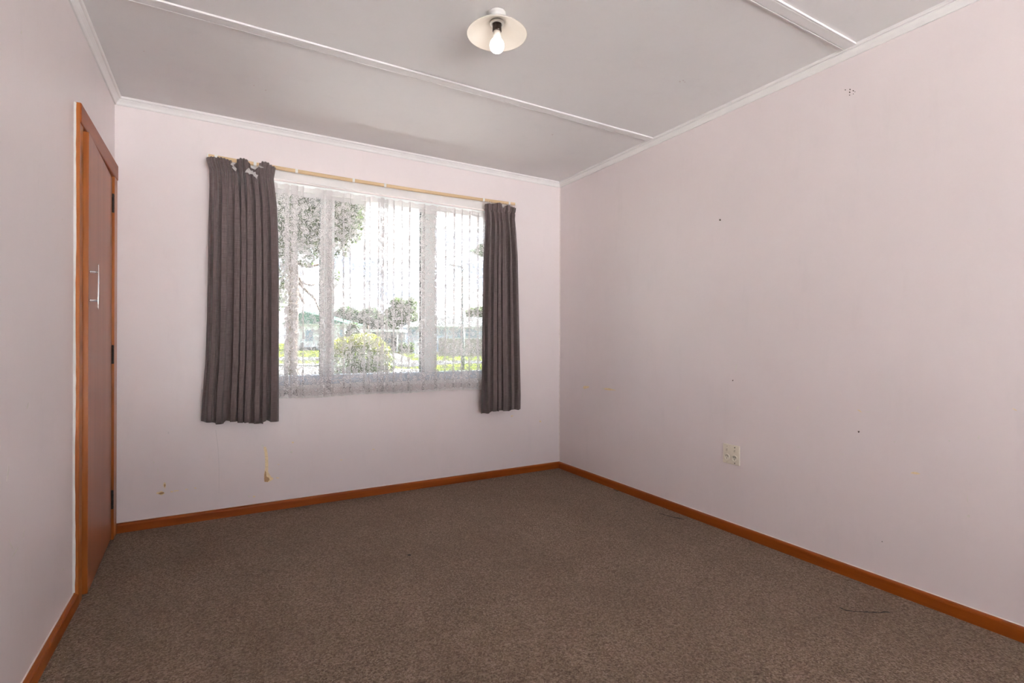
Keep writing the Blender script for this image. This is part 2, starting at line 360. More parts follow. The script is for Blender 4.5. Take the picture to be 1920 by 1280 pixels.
# wear on the walls
def patch(pts, wall, mat, name='paint_chip', z=.0006, parent=None):
    ax, val, sg = {'back': (1, 0, -1), 'right': (0, 0, -1), 'left': (0, -W, 1), 'ceil': (2, H, -1), 'floor': (2, 0, 1)}[wall]
    P = []
    for u, v in pts:
        q = hit(u, v, ax, val); q[ax] = val+sg*z; P.append(q)
    n = len(P); off = Vector(); off[ax] = -sg*z
    vs = P+[p+off for p in P]
    fs = [tuple(range(n))]+[(i, (i+1) % n, n+(i+1) % n, n+i) for i in range(n)]
    return mesh(name, vs, fs, mat, parent)
def blob(u, v, a, b, n=9, jit=.35, ang=0):
    r = []
    for k in range(n):
        t = 2*math.pi*k/n; s = 1+R0.uniform(-jit, jit); x, y = a*s*math.cos(t), b*s*math.sin(t)
        r.append((u+x*math.cos(ang)-y*math.sin(ang), v+x*math.sin(ang)+y*math.cos(ang)))
    return r
wb = wall_back
patch([(494, 838), (498.5, 837), (501, 845), (502.5, 858), (503, 872), (502.5, 884), (508, 893), (513, 897), (508, 901), (502, 904), (495.5, 902), (495, 890), (497, 878), (497, 860), (496, 848)], 'back', 'chip', parent=wb)
patch([(497, 882), (499, 885), (499.5, 893), (504, 895), (505.5, 899), (502, 903), (496, 903), (495.3, 897), (496, 889)], 'back', 'plaster', z=.001, parent=wb)
patch(blob(301.5, 924, 9, 4), 'back', 'chip', parent=wb); patch(blob(302.5, 924.5, 5, 2.4), 'back', 'plaster', z=.001, parent=wb)
patch(blob(308.7, 908.5, 2.6, 6), 'back', 'chip', parent=wb); patch(blob(309, 909.5, 1.4, 3.5), 'back', 'plaster', z=.001, parent=wb)
for u, v, a, b in ((322, 921.5, 3, 1.3), (328, 920, 2.5, 1), (333, 919.5, 3, .9), (350, 917, 2.6, .9), (366, 914.5, 2.2, 1), (467, 930.5, 3.2, 1.8), (476, 930.5, 2.4, 1.2), (547, 847, 3, 3.2), (549, 829, 2, 1.4), (520, 895.5, 3.4, 1), (522, 870.5, 2, .8), (288, 867, 1.6, 2), (296, 882, 1, 6), (492, 836, 2, 2.4), (640, 862, 1.8, .9), (700, 842, 2, 1), (960, 780, 2, 1.3), (1013, 790, 2, 1.4), (960, 845, 1.4, .8)):
    patch(blob(u, v, a, b), 'back', 'scuff' if b > 1.5 else 'chip', parent=wb)
patch([(404, 806), (405.2, 806), (409.5, 840), (411.5, 880), (411, 925), (410.2, 925), (410.4, 880), (408.5, 842)], 'back', 'crack', 'crack', parent=wb)
for u, v in ((316, 811), (974, 876)): patch(blob(u, v, 1.6, 1.6), 'back', 'crack', 'speck', parent=wb)
wr = bpy.data.objects['wall_right']
for u, v, a, b, g in ((1099, 726, 5.5, 2.6, 0), (1141, 729.5, 12, 2.2, .12), (1131, 728, 3, 1.4, 0), (1495, 766, 1.2, 7, .5), (1612, 770, 5, 1, .6), (1628, 772, 4, .9, 0), (1717, 887, 8, 1.8, .1), (1902, 767, 5, 1, .4), (1814, 935, 1, 6, 0), (1816, 967, 3, 3, 0), (1870, 885, 1, 6, .3), (1542, 821, 2.2, 1.2, 0), (1835, 820, 1.2, 5, .1), (1579, 851, 4, .8, 0), (1380, 690, 1, 9, .15), (1092, 740, .7, 9, .1), (1852, 878, 3, .9, .5), (1498, 838, 3, 1, 0), (1856, 430, 3, 1, 0), (1350, 770, 3, .8, 0), (1677, 828, 2, 1.4, 0), (1780, 826, 2, 1.5, 0)):
    patch(blob(u, v, a, b, ang=g), 'right', 'chip' if b < 3 and a > 4.5 else 'scuff', parent=wr)
for u, v, r in ((1350, 412, 2), (1594, 168, 1.3), (1585, 168.5, 1), (1593, 173, 1.2), (1593, 178, 1), (1600, 170, 1.2), (1610, 809, 1.8), (1374, 713, 1), (1654, 1015, 1), (1600, 176, .8), (1603, 172, .7)):
    patch(blob(u, v, r, r*1.1), 'right', 'speck', 'fly_speck', parent=wr)
wl = wall_left
for u, v, a, b, g in ((28, 1035, 1.2, 12, .5), (20, 1020, 1, 10, -.4), (44, 1000, .8, 9, .2), (117, 411, 1.2, 1.2, 0), (100, 393, .9, 1.4, 0), (14, 890, 1, 14, .15), (118, 1067, 1.5, 2, 0), (40, 60, 1, 3, 0), (100, 1003, 1, 1.6, 0), (52, 760, .8, 8, .2)):
    patch(blob(u, v, a, b, ang=g), 'left', 'scuff', parent=wl)
cl = bpy.data.objects['ceiling']
for u, v, r in ((1275, 153, 1.4), (1281, 151, 1.3), (1284, 154, 1), (1036, 252, 1.3), (476, 160, 1), (498, 169, 1.2), (270, 96, 1)):
    patch(blob(u, v, r*1.3, r), 'ceil', 'crack', 'fly_speck', parent=cl)

# ------------------------------------------------------------------ marks on the carpet
def ribbon(name, pts, w, label, cat, mat='fluff'):
    P = [hit(u, v, 2, 0) for u, v in pts]
    fine = []
    for i in range(len(P)-1):
        for k in range(4):
            t = k/4; q = P[i].lerp(P[i+1], t); fine.append(Vector((q.x+R0.uniform(-.002, .002), q.y+R0.uniform(-.002, .002), .0018+R0.uniform(0, .002))))
    fine.append(Vector((P[-1].x, P[-1].y, .002)))
    return tag(tube(name, fine, [w*(.6+.8*R0.random()) for _ in fine], mat, None, 6), label, cat)
ribbon('loose_thread', [(1574, 1139), (1582, 1144), (1600, 1147), (1620, 1148), (1645, 1149), (1668, 1149)], .0016, 'long dark loose thread lying on the carpet near the right skirting', 'thread')
ribbon('loose_thread', [(1237, 963), (1250, 967), (1262, 970), (1272, 972), (1282, 974)], .0018, 'short dark loose thread on the carpet below the power outlet', 'thread')
ribbon('loose_thread', [(1151, 918), (1157, 921), (1162, 919)], .002, 'tiny curled thread against the skirting near the corner', 'thread')
def crumb(u, v, r, label):
    p = hit(u, v, 2, 0); bm = bmesh.new(); bmesh.ops.create_icosphere(bm, subdivisions=2, radius=r)
    for q in bm.verts: q.co *= 1+R0.uniform(-.3, .3); q.co.z *= .3
    o = frombm('carpet_fluff', bm, 'fluff', None, True); o.location = (p.x, p.y, r*.25); return tag(o, label, 'fluff')
crumb(767, 1041, .009, 'dark bit of fluff in the middle of the carpet')
crumb(1157, 959, .005, 'small dark crumb on the carpet near the right skirting')

# ------------------------------------------------------------------ door
door = struct(empty('door_1', (-W, (DY0+DY1)/2, 0)), 'flush brown timber door, slightly ajar, with a chrome pull handle', 'door')
XF = -W+.018
bm = bmesh.new(); addbox(bm, (-W, -.893, 0), (XF, DY0-.003, 2.012), .003); s1 = adopt(frombm('architrave', bm, 'rimuZ'), door)
bm = bmesh.new(); addbox(bm, (-W, DY1+.003, 0), (XF, -.030, 2.012), .003); s2 = adopt(frombm('architrave', bm, 'rimuZ'), door)
bm = bmesh.new(); addbox(bm, (-W, -.891, DZ), (XF+.004, -.032, 2.014), .005, 3); s3 = adopt(frombm('architrave', bm, 'rimuY'), door)
# jamb linings and stops
adopt(box('jamb', (-W-T, DY0-.002, 0), (-W, DY0+.004, DZ), 'rimuZ'), door); adopt(box('jamb', (-W-T, DY1-.004, 0), (-W, DY1+.002, DZ), 'rimuZ'), door); adopt(box('jamb', (-W-T, DY0+.005, DZ-.004), (-W, DY1-.005, DZ), 'rimuY'), door)
# unpainted pale strip along the outer edge of the near architrave, wavy inner edge
vs = []; fs = []; N = 60
for i in range(N+1):
    z = .056+(2.010-.056)*i/N; w = .0070+.0010*math.sin(i*.31)+R0.uniform(-.0007, .0007); vs += [(-W, -.8934, z), (-W+w, -.8934, z), (-W, -.900, z), (-W+.0007, -.899, z)]
for i in range(N):
    a = i*4; b = a+4; fs += [(a, a+1, b+1, b), (a+1, a+3, b+3, b+1), (a+3, a+2, b+2, b+3)]
adopt(mesh('paint_strip', vs, fs, 'white'), door)['label'] = 'ragged white paint strip'
# leaf, hinged on the far side
piv = Vector((-2.985, DY1-.004, 0)); lw = .694; ang = math.radians(2.05)
bm = bmesh.new(); addbox(bm, (-.038, -lw, .012), (0, 0, 1.924), .002)
leaf = frombm('door_leaf', bm, 'leaf'); leaf.location = piv-door.location; leaf.rotation_euler.z = ang; leaf.parent = door
# exposed solid timber edge of the leaf
edge = box('edge_lipping', (-.037, -lw-.0012, .013), (-.0005, -lw+.0005, 1.923), 'rimuZ', leaf)
def hinge(z):
    o = lathe('hinge', [(0, -.048), (.0058, -.048), (.0062, -.046), (.0062, -.0325), (.0054, -.032), (.0054, -.0305), (.0062, -.030), (.0062, -.001), (.0054, -.0005), (.0054, .0005), (.0062, .001), (.0062, .030), (.0054, .0305), (.0054, .032), (.0062, .0325), (.0062, .046), (.0045, .051), (0, .052)], 'hinge', door, 16, Vector((-2.981, DY1-.004, z))-door.location)
    pl = box('hinge_plate', (-.010, -.0030, -.046), (.004, .0030, .046), 'hinge', o)
for z in (1.788, .985, .215): hinge(z)
# pull handle
hd = empty('handle', (0, -lw+.022, 1.288), leaf); hd['label'] = 'chrome pull handle'
for dz in (-.060, .060):
    lathe('handle_post', [(0, 0), (.0058, 0), (.0058, .003), (.0042, .005), (.0042, .027), (0, .027)], 'chrome', hd, 20, (0, 0, dz), 'X')
vs = []; fs = []; n = 24
for i in range(n+1):
    z = -.095+.19*i/n; w = .0085*max(.22, (1-abs(z/.097)**3)); x = .0265+.0015*(1-(z/.095)**2)
    vs += [(x, -w, z), (x, w, z), (x+.0035, w*.7, z), (x+.0035, -w*.7, z)]
for i in range(n):
    a = i*4
    for k in range(4): fs.append((a+k, a+(k+1) % 4, a+4+(k+1) % 4, a+4+k))
fs += [(0, 1, 2, 3), tuple(n*4+k for k in (3, 2, 1, 0))]
mesh('handle_bar', vs, fs, 'chrome', hd, True)

# ------------------------------------------------------------------ window
win = struct(empty('window_1', ((WX0+WX1)/2, .06, WZ0)), 'white timber three-light window behind the lace', 'window')
FY0, FY1 = .035, .095
def wp(name, a, b, mat='frame', bev=.004): return adopt(box(name, a, b, mat, None, bev), win)
wp('window_sill', (WX0-.04, -.022, WZ0-.022), (WX1+.04, .034, WZ0), 'trimw')
wp('head_board', (WX0+.02, -.018, 2.078), (WX1+.02, -.0005, 2.152), 'trimw', .003)
wp('jamb', (WX0, .001, WZ0), (WX0+.05, .1195, WZ1)); wp('jamb', (WX1-.05, .001, WZ0), (WX1, .1195, WZ1))
wp('frame_rail', (WX0+.05, FY0-.02, 2.046), (WX1-.05, FY1, WZ1)); wp('frame_rail', (WX0+.05, FY0, WZ0), (WX1-.05, FY1+.024, .836), 'sillb')
MU = ((-1.910, -1.822), (-1.210, -1.106))
for a, b in MU: wp('mullion', (a, FY0-.005, .836), (b, FY1, 2.046))
wp('seal', (MU[1][0]-.006, FY0+.012, .838), (MU[1][0]+.0005, FY0+.03, 2.044), 'gasket', 0)  # thin black strips along the mullions and above the right pane
wp('seal', (MU[0][0]-.004, FY0+.012, .838), (MU[0][0]+.0005, FY0+.03, 2.044), 'gasket', 0)
xs = [WX0+.05, MU[0][0], MU[0][1], MU[1][0], MU[1][1], WX1-.05]
for k in range(3):
    a, b = xs[2*k], xs[2*k+1]
    adopt(box('pane', (a-.004, .066, .832), (b+.004, .070, 2.05), 'glass'), win)
wp('seal', (xs[4], FY0+.02, 2.040), (xs[5], FY0+.034, 2.0465), 'gasket', 0)

# glazed doors added in the unseen rear wall to let in fill daylight
gdr = struct(empty('window_2', ((RX0+RX1)/2, YR-.06, RZ0)), 'wide glazed sliding doors behind the viewer', 'window')
def gp(name, a, b, mat='frame', bev=.003): return adopt(box(name, a, b, mat, None, bev), gdr)
gp('jamb', (RX0, YR-.10, RZ0), (RX0+.05, YR-.03, RZ1)); gp('jamb', (RX1-.05, YR-.10, RZ0), (RX1, YR-.03, RZ1))
gp('frame_rail', (RX0+.05, YR-.10, RZ1-.05), (RX1-.05, YR-.03, RZ1)); gp('frame_rail', (RX0+.05, YR-.10, RZ0), (RX1-.05, YR-.03, RZ0+.06))
gp('mullion', (-1.53, YR-.10, RZ0+.06), (-1.47, YR-.03, RZ1-.05))
for a, b in ((RX0+.046, -1.526), (-1.474, RX1-.046)): adopt(box('pane', (a, YR-.068, RZ0+.056), (b, YR-.064, RZ1-.046), 'glass'), gdr)

# ------------------------------------------------------------------ lace
def pX(u, v=560, y=-.03): return hit(u, v, 1, y).x
gath = [(505, 6), (516, 5), (533, 10), (548, 11), (566, 3), (601, 7), (613, 11), (642, 4), (655, 3), (681, 5), (692, 2.5), (708, 4), (715, 7), (725, 3), (736, 4.5), (752, 3), (766, 4), (791, 8), (814, 7), (834, 3.5), (850, 4.5), (865, 3), (879, 4.5), (894, 6), (905, 7)]
def lace_path():
    x0, x1 = -2.30, -.66; P = [(x0, 0)]
    for u, w in gath:
        g = pX(u); wx = w*.0031
        P += [(g-.010, -.003), (g+wx*.6, -.006), (g+wx, -.001), (g+wx*.5, .001), (g, .004), (g+wx*.3, .007), (g+wx+.004, .003), (g+wx+.014, -.002)]
    P.append((x1, 0)); out = []
    for i in range(len(P)-1):
        for k in range(5): t = k/5; out.append((P[i][0]*(1-t)+P[i+1][0]*t, P[i][1]*(1-t)+P[i+1][1]*t))
    out.append(P[-1]); A = np.array(out)
    for _ in range(2): A[1:-1] = .25*A[:-2]+.5*A[1:-1]+.25*A[2:]
    return A
LP = lace_path(); arc = np.concatenate([[0], np.cumsum(np.hypot(*np.diff(LP, axis=0).T))])
rows = 46; vs = []; uv = []; fs = []; nc = len(LP)
for j in range(rows+1):
    t = j/rows
    for i in range(nc):
        ph = arc[i]
        top = 2.046+.004*math.sin(ph*55)+.002*math.sin(ph*130); bot = .7045-.0065*abs(math.sin(math.pi*ph/.052))+.003*math.sin(ph*7)
        z = top*(1-t)+bot*t
        lowa = .35+.65*min(1, t*1.6)
        sway = .004*math.sin(ph*9+t*2)*t+.0016*math.sin(ph*61)*(1-t)
        # gathers above spread a bit towards the hem
        x = LP[i, 0]+.004*math.sin(ph*13+2.0*t)*t
        y = -.030+(LP[i, 1]*1.25)*lowa+sway*.8+.0045*math.sin(ph*48)*(.35+.65*t)
        vs.append((x, y, z)); uv.append((ph, .7+(z-bot)*(2.046-.7)/(top-bot)))
for j in range(rows):
    for i in range(nc-1): a = j*nc+i; fs.append((a, a+1, a+nc+1, a+nc))
lt = tag(empty('lace_curtain', (-1.48, -.03, .70)), 'white lace net curtain with scalloped hem across the window', 'net curtain')
adopt(mesh('lace_net', vs, fs, 'lace', None, True, uv), lt)
adopt(tube('curtain_wire', [(-2.33, -.030, 2.018), (-1.9, -.030, 2.015), (-1.48, -.030, 2.0135), (-1.0, -.030, 2.015), (-.63, -.030, 2.018)], .0022, 'white'), lt)
# hem cord following the scallops
adopt(tube('hem_cord', [vs[rows*nc+i] for i in range(0, nc, 1)], .0016, 'white', None, 5), lt)

# ------------------------------------------------------------------ curtain track
rod = tag(empty('curtain_track', (-1.51, -.05, 2.14)), 'pale wood-look curtain track above the window', 'curtain track')
def rz(x): t = (x+1.51)/1.04; return 2.132+.012*t*t+.002*t
vs = []; fs = []; N = 24
for i in range(N+1):
    x = -2.549+2.076*i/N; z = rz(x); vs += [(x, -.056, z-.0105), (x, -.060, z-.006), (x, -.060, z+.006), (x, -.056, z+.0105), (x, -.047, z+.0105), (x, -.047, z-.0105)]
for i in range(N):
    for k in range(6): fs.append((i*6+k, i*6+(k+1) % 6, i*6+6+(k+1) % 6, i*6+6+k))
fs += [tuple(range(6)), tuple(N*6+k for k in range(5, -1, -1))]
adopt(mesh('track_rail', vs, fs, 'track'), rod)
for u in (405, 478, 556, 663, 722, 907, 955):
    x = hit(u, 330, 1, -.055).x; z = rz(x)
    bm = bmesh.new(); addbox(bm, (x-.008, -.0620, z-.0120), (x+.008, -.046, z+.0125), .002); addbox(bm, (x-.007, -.046, z-.004), (x+.007, -.0005, z+.012), .001)
    adopt(frombm('bracket_clip', bm, 'white'), rod)
for x in (-2.5525, -.4695): 
    z = rz(x); adopt(box('end_cap', (x-.0038, -.0615, z-.012), (x+.0038, -.0455, z+.012), 'white', None, .002), rod)
# curtain hooks seen above the right curtain
for k, u in enumerate((911, 915, 919.5, 924, 941, 945, 951, 958)):
    x = hit(u, 380, 1, -.06).x; z = rz(x)-.012
    adopt(tube('curtain_hook', [(x, -.0595, z+.004), (x+.003, -.0625, z-.004), (x+.004, -.066, z-.012), (x-.001, -.066, z-.016), (x-.002, -.066, z-.019)], .0016, 'white', None, 6), rod)

# ------------------------------------------------------------------ curtains
def lerp_tab(tab, z):
    zs = [a for a, b in tab][::-1]; xs_ = [b for a, b in tab][::-1]; return float(np.interp(z, zs, xs_))
def drape(name, label, left, right, topf, hemf, nf, seed, ypos, holes=None, headz=2.063):
    rnd = random.Random(seed); nc = 300; rows = 90
    k1 = [rnd.uniform(0, 6.28) for _ in range(8)]
    root = tag(empty(name, ((left[0][1]+right[0][1])/2, ypos, .51)), label, 'curtain', 'dark curtains at the window')
    vs = []; uv = []
    for j in range(rows+1):
        t = (j/rows)
        t = t*.55+.45*t*t if t < 1 else 1
        for i in range(nc+1):
            s = i/nc; tp = topf(s); hm = hemf(s); z = tp*(1-t)+hm*t
            dz = max(0, headz-z)                       # below the stitched line
            hd = 1/(1+math.exp(-(z-headz)/.006))       # 1 in the heading
            L_, R_ = lerp_tab(left, z), lerp_tab(right, z)
            ph = 2*math.pi*nf*(s+.030*math.sin(6.28*s*1.3+k1[0])+.018*math.sin(6.28*s*3.1+k1[1]))
            am = .012+.015*min(1, dz/.35)
            am *= .75+.35*math.sin(6.28*s*1.7+k1[2]+dz*.5)
            y = am*(math.sin(ph+.5*math.sin(dz*1.7+k1[3]))+.30*math.sin(2*ph+k1[4]))
            # box-like rounding
            y = .024*math.tanh(y/.020)
            g = math.exp(-dz/.10)
            y += (.0042*math.sin(2*math.pi*nf*3.1*s+k1[5])+.0026*math.sin(2*math.pi*nf*5.3*s+k1[6]))*(g if dz > 0 else 1)
            y *= (1-.45*hd)
            y -= .014*max(0, min(1, (z-headz)/.07))       # heading flares towards the room
            y += .008*math.exp(-((z-headz)/.005)**2)   # stitched groove
            x = L_+(R_-L_)*s+.010*math.sin(2*ph+1.3)*min(1, dz/.3)*math.sin(math.pi*s)
            x += .002*math.sin(6.28*s*nf*3.1+2)*hd
            vs.append((x, ypos+y, z)); uv.append((s*(R_-L_)*2.1*.9+.001*seed, z))
    fs = []
    for j in range(rows):
        for i in range(nc):
            a = j*(nc+1)+i
            if holes and holes(i/nc, vs[a][2]): continue
            fs.append((a, a+1, a+nc+2, a+nc+1))
    o = mesh('curtain_fabric', vs, fs, 'curtain', None, True, uv)
    sm = o.modifiers.new('thick', 'SOLIDIFY'); sm.thickness = .0014; sm.offset = 0
    adopt(o, root); return root, vs, nc, rows
def zb(u, v): return hit(u, v, 1, -.075).z
def xb(u, v): return hit(u, v, 1, -.075).x
def tab(pts): return [(zb(u, v), xb(u, v)) for u, v in pts]
Lc_l = tab([(384.5, 290), (387, 302), (392.5, 318), (393, 345), (391, 420), (390, 500), (388, 600), (385, 680), (379, 750), (376.5, 800)])
Lc_r = tab([(518, 305), (516, 318), (513, 336), (515, 352), (519.5, 390), (522, 440), (523, 520), (523, 650), (523, 800)])
ltop = [(0, 296), (.10, 295), (.20, 296.5), (.28, 299), (.36, 303), (.385, 312), (.40, 322), (.415, 314), (.43, 300), (.46, 298.5), (.53, 298), (.60, 304), (.635, 313), (.66, 322), (.70, 330), (.735, 331), (.75, 318), (.76, 307), (.80, 304.5), (.86, 305), (.92, 311), (1, 315)]
def ltopf(s):
    v = np.interp(s, [a for a, b in ltop], [b for a, b in ltop])+.9*math.sin(s*140); u = 385+132*s
    return zb(u, v)
lh = [(0, 790), (.05, 791), (.15, 792), (.20, 795), (.29, 795), (.31, 789), (.47, 791), (.50, 793), (.60, 791), (.62, 794), (.78, 794), (.80, 790), (.83, 787), (.87, 790), (1, 790)]
def lhemf(s): return zb(377+146*s, np.interp(s, [a for a, b in lh], [b for a, b in lh]))
lcur, lv, lnc, lrows = drape('curtain', 'wide dark mauve-brown curtain with a torn sagging heading, nearer the door', Lc_l, Lc_r, ltopf, lhemf, 8.3, 3, -.078)
# heading folded back behind the sagging stretches
vsf = []; fsf = []; nn = 60; tv = lambda u: float(np.interp(u, [424, 431, 437, 444, 452, 462, 470, 478, 486, 492], [303, 306, 309, 305, 303, 309, 314, 318, 312, 309]))
for i in range(nn+1):
    u = 424+68*i/nn
    for j in range(7):
        v = tv(u)+(345-tv(u))*j/6; q = hit(u, v, 1, -.068); vsf.append((q.x, -.0675+.0025*math.sin(i*1.05+.2*j)*(1-j/9)+.022*(j/6)**1.5, q.z))
for i in range(nn):
    for j in range(6): a = i*7+j; fsf.append((a, a+7, a+8, a+1))
fb = mesh('folded_heading', vsf, fsf, 'curtain', None, True, [(v[0]*2, v[2]) for v in vsf]); fb.modifiers.new('thick', 'SOLIDIFY').thickness = .0012; adopt(fb, lcur)
# torn pale lining that shows where the heading sags
def ragged(pts, name, parent, y, mat='lining'):
    P = [hit(u, v, 1, y) for u, v in pts]; n = len(P); c = sum(P, Vector())/n
    vs = [c+Vector((0, -.002, 0))]+[p+Vector((0, R0.uniform(-.002, .002), 0)) for p in P]+[p+Vector((0, .0025, 0)) for p in P]
    fs = [(0, i+1, (i+1) % n+1) for i in range(n)]+[(i+1, (i+1) % n+1, n+1+(i+1) % n, n+1+i) for i in range(n)]
    return adopt(mesh(name, vs, fs, mat), parent)
ragged([(432, 308), (435, 304.5), (438.5, 306), (439, 311), (444, 316), (442.5, 321), (439, 318.5), (435, 314), (437, 310)], 'torn_lining', lcur, -.104)
ragged([(459, 323), (462, 318), (467, 314), (466, 319), (467.5, 321.5), (470, 319.5), (474, 320), (475, 323), (479, 322), (480, 327), (484.5, 328), (482.5, 331), (482, 336), (479.5, 331), (476, 330.5), (474.5, 326.5), (470, 326), (467, 327), (465.5, 323.5)], 'torn_lining', lcur, -.106)
ragged([(483, 310), (487, 310.5), (492, 312.5), (495, 314.5), (489, 314.5)], 'torn_lining', lcur, -.106)
Rc_l = tab([(907, 370), (907.3, 384), (909, 398), (910, 415), (908.5, 440), (905, 500), (903, 600), (902, 700), (901, 780)])
Rc_r = tab([(966, 380), (965.5, 396), (964.5, 412), (967, 435), (969.5, 480), (971, 560), (973, 650), (975, 740), (974.5, 780)])
rtop = [(0, 385), (.04, 382.5), (.10, 382), (.30, 382.5), (.45, 380.5), (.50, 381), (.54, 384), (.575, 392), (.60, 390), (.66, 386), (.75, 385), (.87, 388), (1, 391)]
def rtopf(s): return zb(907+58*s, np.interp(s, [a for a, b in rtop], [b for a, b in rtop])+.5*math.sin(s*120))
rh = [(0, 775), (.24, 774.5), (.26, 771), (.42, 771), (.45, 769), (.72, 771), (.74, 767), (.94, 768), (1, 766)]
def rhemf(s): return zb(901+74*s, np.interp(s, [a for a, b in rh], [b for a, b in rh]))
rcur, *_ = drape('curtain', 'narrow dark mauve-brown curtain bunched on the side of the window away from the door', Rc_l, Rc_r, rtopf, rhemf, 6.2, 11, -.078, None, 2.062)

# ------------------------------------------------------------------ power outlet on the right wall
out = tag(empty('power_outlet', (0, -1.6665, .435)), 'cream double power outlet on the long pink wall', 'power outlet')
def op(o): return o
S = .053
bm = bmesh.new(); addbox(bm, (-.0085, -S, -S-.001), (0, S, S+.001), .003, 3); frombm('face_plate', bm, 'cream', out, False)
for k, dy in enumerate((.0245, -.0245)):      # +Y lies towards the window
    so_ = lathe('socket', [(.0190, -.0084), (.0190, -.0105), (.0175, -.0125), (.0155, -.0130), (.0150, -.0110), (0, -.0110)], 'cream', out, 32, (0, dy, -.018), 'X')
    for (py, pz, a) in ((.0055, .006, .5), (-.0055, .006, -.5), (0, -.0065, 0)):
        bm = bmesh.new(); addbox(bm, (-.0005, -.0011, -.0036), (.0005, .0011, .0036)); sl = frombm('pin_slot', bm, 'slot', so_); sl.location = (-.0112, py, pz); sl.rotation_euler.x = a
    bm = bmesh.new(); addbox(bm, (-.0045, -.0045, -.007), (0, .0045, .007), .0015); sw = frombm('rocker_switch', bm, 'creamd', out); sw.location = (-.0085, dy, .023); sw.rotation_euler.y = .12
    if k == 1:
        lathe('indicator', [(0, -.0015), (.0028, -.0012), (.0032, 0)], 'slot', out, 14, (-.0085, dy, .042), 'X')
        lathe('screw', [(0, -.0012), (.0026, -.001), (.0030, 0)], 'hinge', out, 14, (-.0085, dy, -.045), 'X')
    else:
        lathe('screw', [(0, -.0012), (.0026, -.001), (.0030, 0)], 'creamd', out, 14, (-.0085, dy, .042), 'X')
        lathe('screw', [(0, -.0012), (.0026, -.001), (.0030, 0)], 'creamd', out, 14, (-.0085, dy, -.045), 'X')

# ------------------------------------------------------------------ ceiling lamp
LX, LY = -1.513, -1.690
lamp = tag(empty('ceiling_lamp', (LX, LY, H)), 'shallow cream enamel lampshade with a lit bulb on the ceiling', 'ceiling lamp')
lathe('ceiling_rose', [(0, 0), (.036, 0), (.036, -.004), (.031, -.009), (.027, -.011), (.026, -.030), (.025, -.034), (0, -.034)], 'rose', lamp, 40)
lathe('lamp_shade', [(.0300, -.0345), (.050, -.040), (.080, -.055), (.105, -.072), (.1215, -.0865), (.1228, -.0880), (.1222, -.0890), (.1205, -.0880), (.104, -.0745), (.079, -.0580), (.049, -.0430), (.0300, -.0375), (.0300, -.0345)], 'enamel', lamp, 72)
lathe('shade_ring', [(.0195, -.040), (.0285, -.040), (.0295, -.043), (.0285, -.047), (.0195, -.047), (.0195, -.040)], 'white', lamp, 36)
lathe('lampholder', [(0, -.030), (.0165, -.030), (.0170, -.038), (.0180, -.050), (.0185, -.072), (.0180, -.075), (.015, -.076), (0, -.076)], 'bakelite', lamp, 32)
bl = lathe('bulb', [(.0185, -.108), (.0225, -.112), (.0262, -.118), (.0285, -.125), (.0295, -.133), (.0285, -.141), (.0255, -.149), (.0195, -.1555), (.011, -.160), (0, -.1615)], 'bulb', lamp, 40)
bl['label'] = 'lit white bulb'
lathe('bulb_neck', [(0, -.074), (.0145, -.074), (.0150, -.085), (.0185, -.1085), (0, -.1085)], 'neck', bl, 32)
#EXTERIOR#

# ------------------------------------------------------------------ outside
GZ = -.55
def G(u, v): return hit(u, v, 2, GZ)
def gd(v): return F*(CAM.z-GZ)/(v-639.5)        # forward distance of the ground at row v
def slab(name, pts, th, mat, label, cat, kind='structure'):
    P = [G(u, v) for u, v in pts]; n = len(P)
    vs = [(p.x, p.y, GZ+th) for p in P]+[(p.x, p.y, GZ-.05) for p in P]
    fs = [tuple(range(n)), tuple(range(2*n-1, n-1, -1))]+[(i, n+i, n+(i+1) % n, (i+1) % n) for i in range(n)]
    o = mesh(name, vs, fs, mat); o['kind'] = kind; o['label'] = label; o['category'] = cat; return o
box('ground', (-160, -90, GZ-.3), (220, 330, GZ), 'grass'); struct(bpy.data.objects['ground'], 'green lawn stretching away outside the window', 'lawn')
slab('road', [(380, 676), (380, 669.5), (600, 669.5), (765, 675.5), (1000, 676.5), (1000, 682), (860, 681.5), (765, 688), (600, 675.5)], .02, 'asphalt', 'grey road running past the far lawns', 'road')
slab('footpath', [(380, 702), (380, 687.5), (600, 687.5), (760, 692), (812, 693), (812, 708), (600, 704)], .03, 'concrete', 'pale concrete footpath beyond the near hedge', 'footpath')
slab('kerb', [(380, 687.2), (380, 684.5), (600, 684.5), (740, 688), (740, 690.5), (600, 687.2)], .10, 'kerb', 'dark kerb between the footpath and the grass', 'kerb')
slab('driveway', [(726, 661), (741, 661), (764, 670), (782, 682), (750, 686), (742, 673)], .04, 'concrete', 'pale driveway curving up to the carport', 'driveway')
for nm, y0, y1, lb in (('patio', 2.4, 7.0, 'worn concrete apron outside the window'), ('patio', -50, YR-2.2, 'pale concrete terrace behind the viewer')):  # unseen slabs added to bounce sunlight into the room
    struct(box(nm, (-9 if y0 > 0 else -30, y0, GZ-.05), (8 if y0 > 0 else 30, y1, GZ+.03), 'paleconc' if y0 < 0 else 'patioconc'), lb, 'patio')
struct(box('garden_bed', (-9, .16, GZ-.05), (8, 2.38, GZ+.02), 'soil'), 'dark soil bed under the window', 'garden bed')  # unseen bed added dark so less light bounces up at the window
# house wall above and around the window on the outside; unseen eave added to keep direct sun out
struct(box('wall_outside', (-W-T-3, T+.001, GZ), (-2.58, T+.03, 2.5), 'wbw'), 'outer cladding beside the window', 'wall')
struct(box('roof_eave', (-W-T-3, T+.001, 2.36), (3.2, .80, 2.44), 'wbw'), 'eave over the window', 'eave')
struct(box('roof_cover', (-W-T-.1, YR-T-.1, 2.53), (T+.1, .80, 2.56), 'kerb'), 'roof above the room', 'roof')

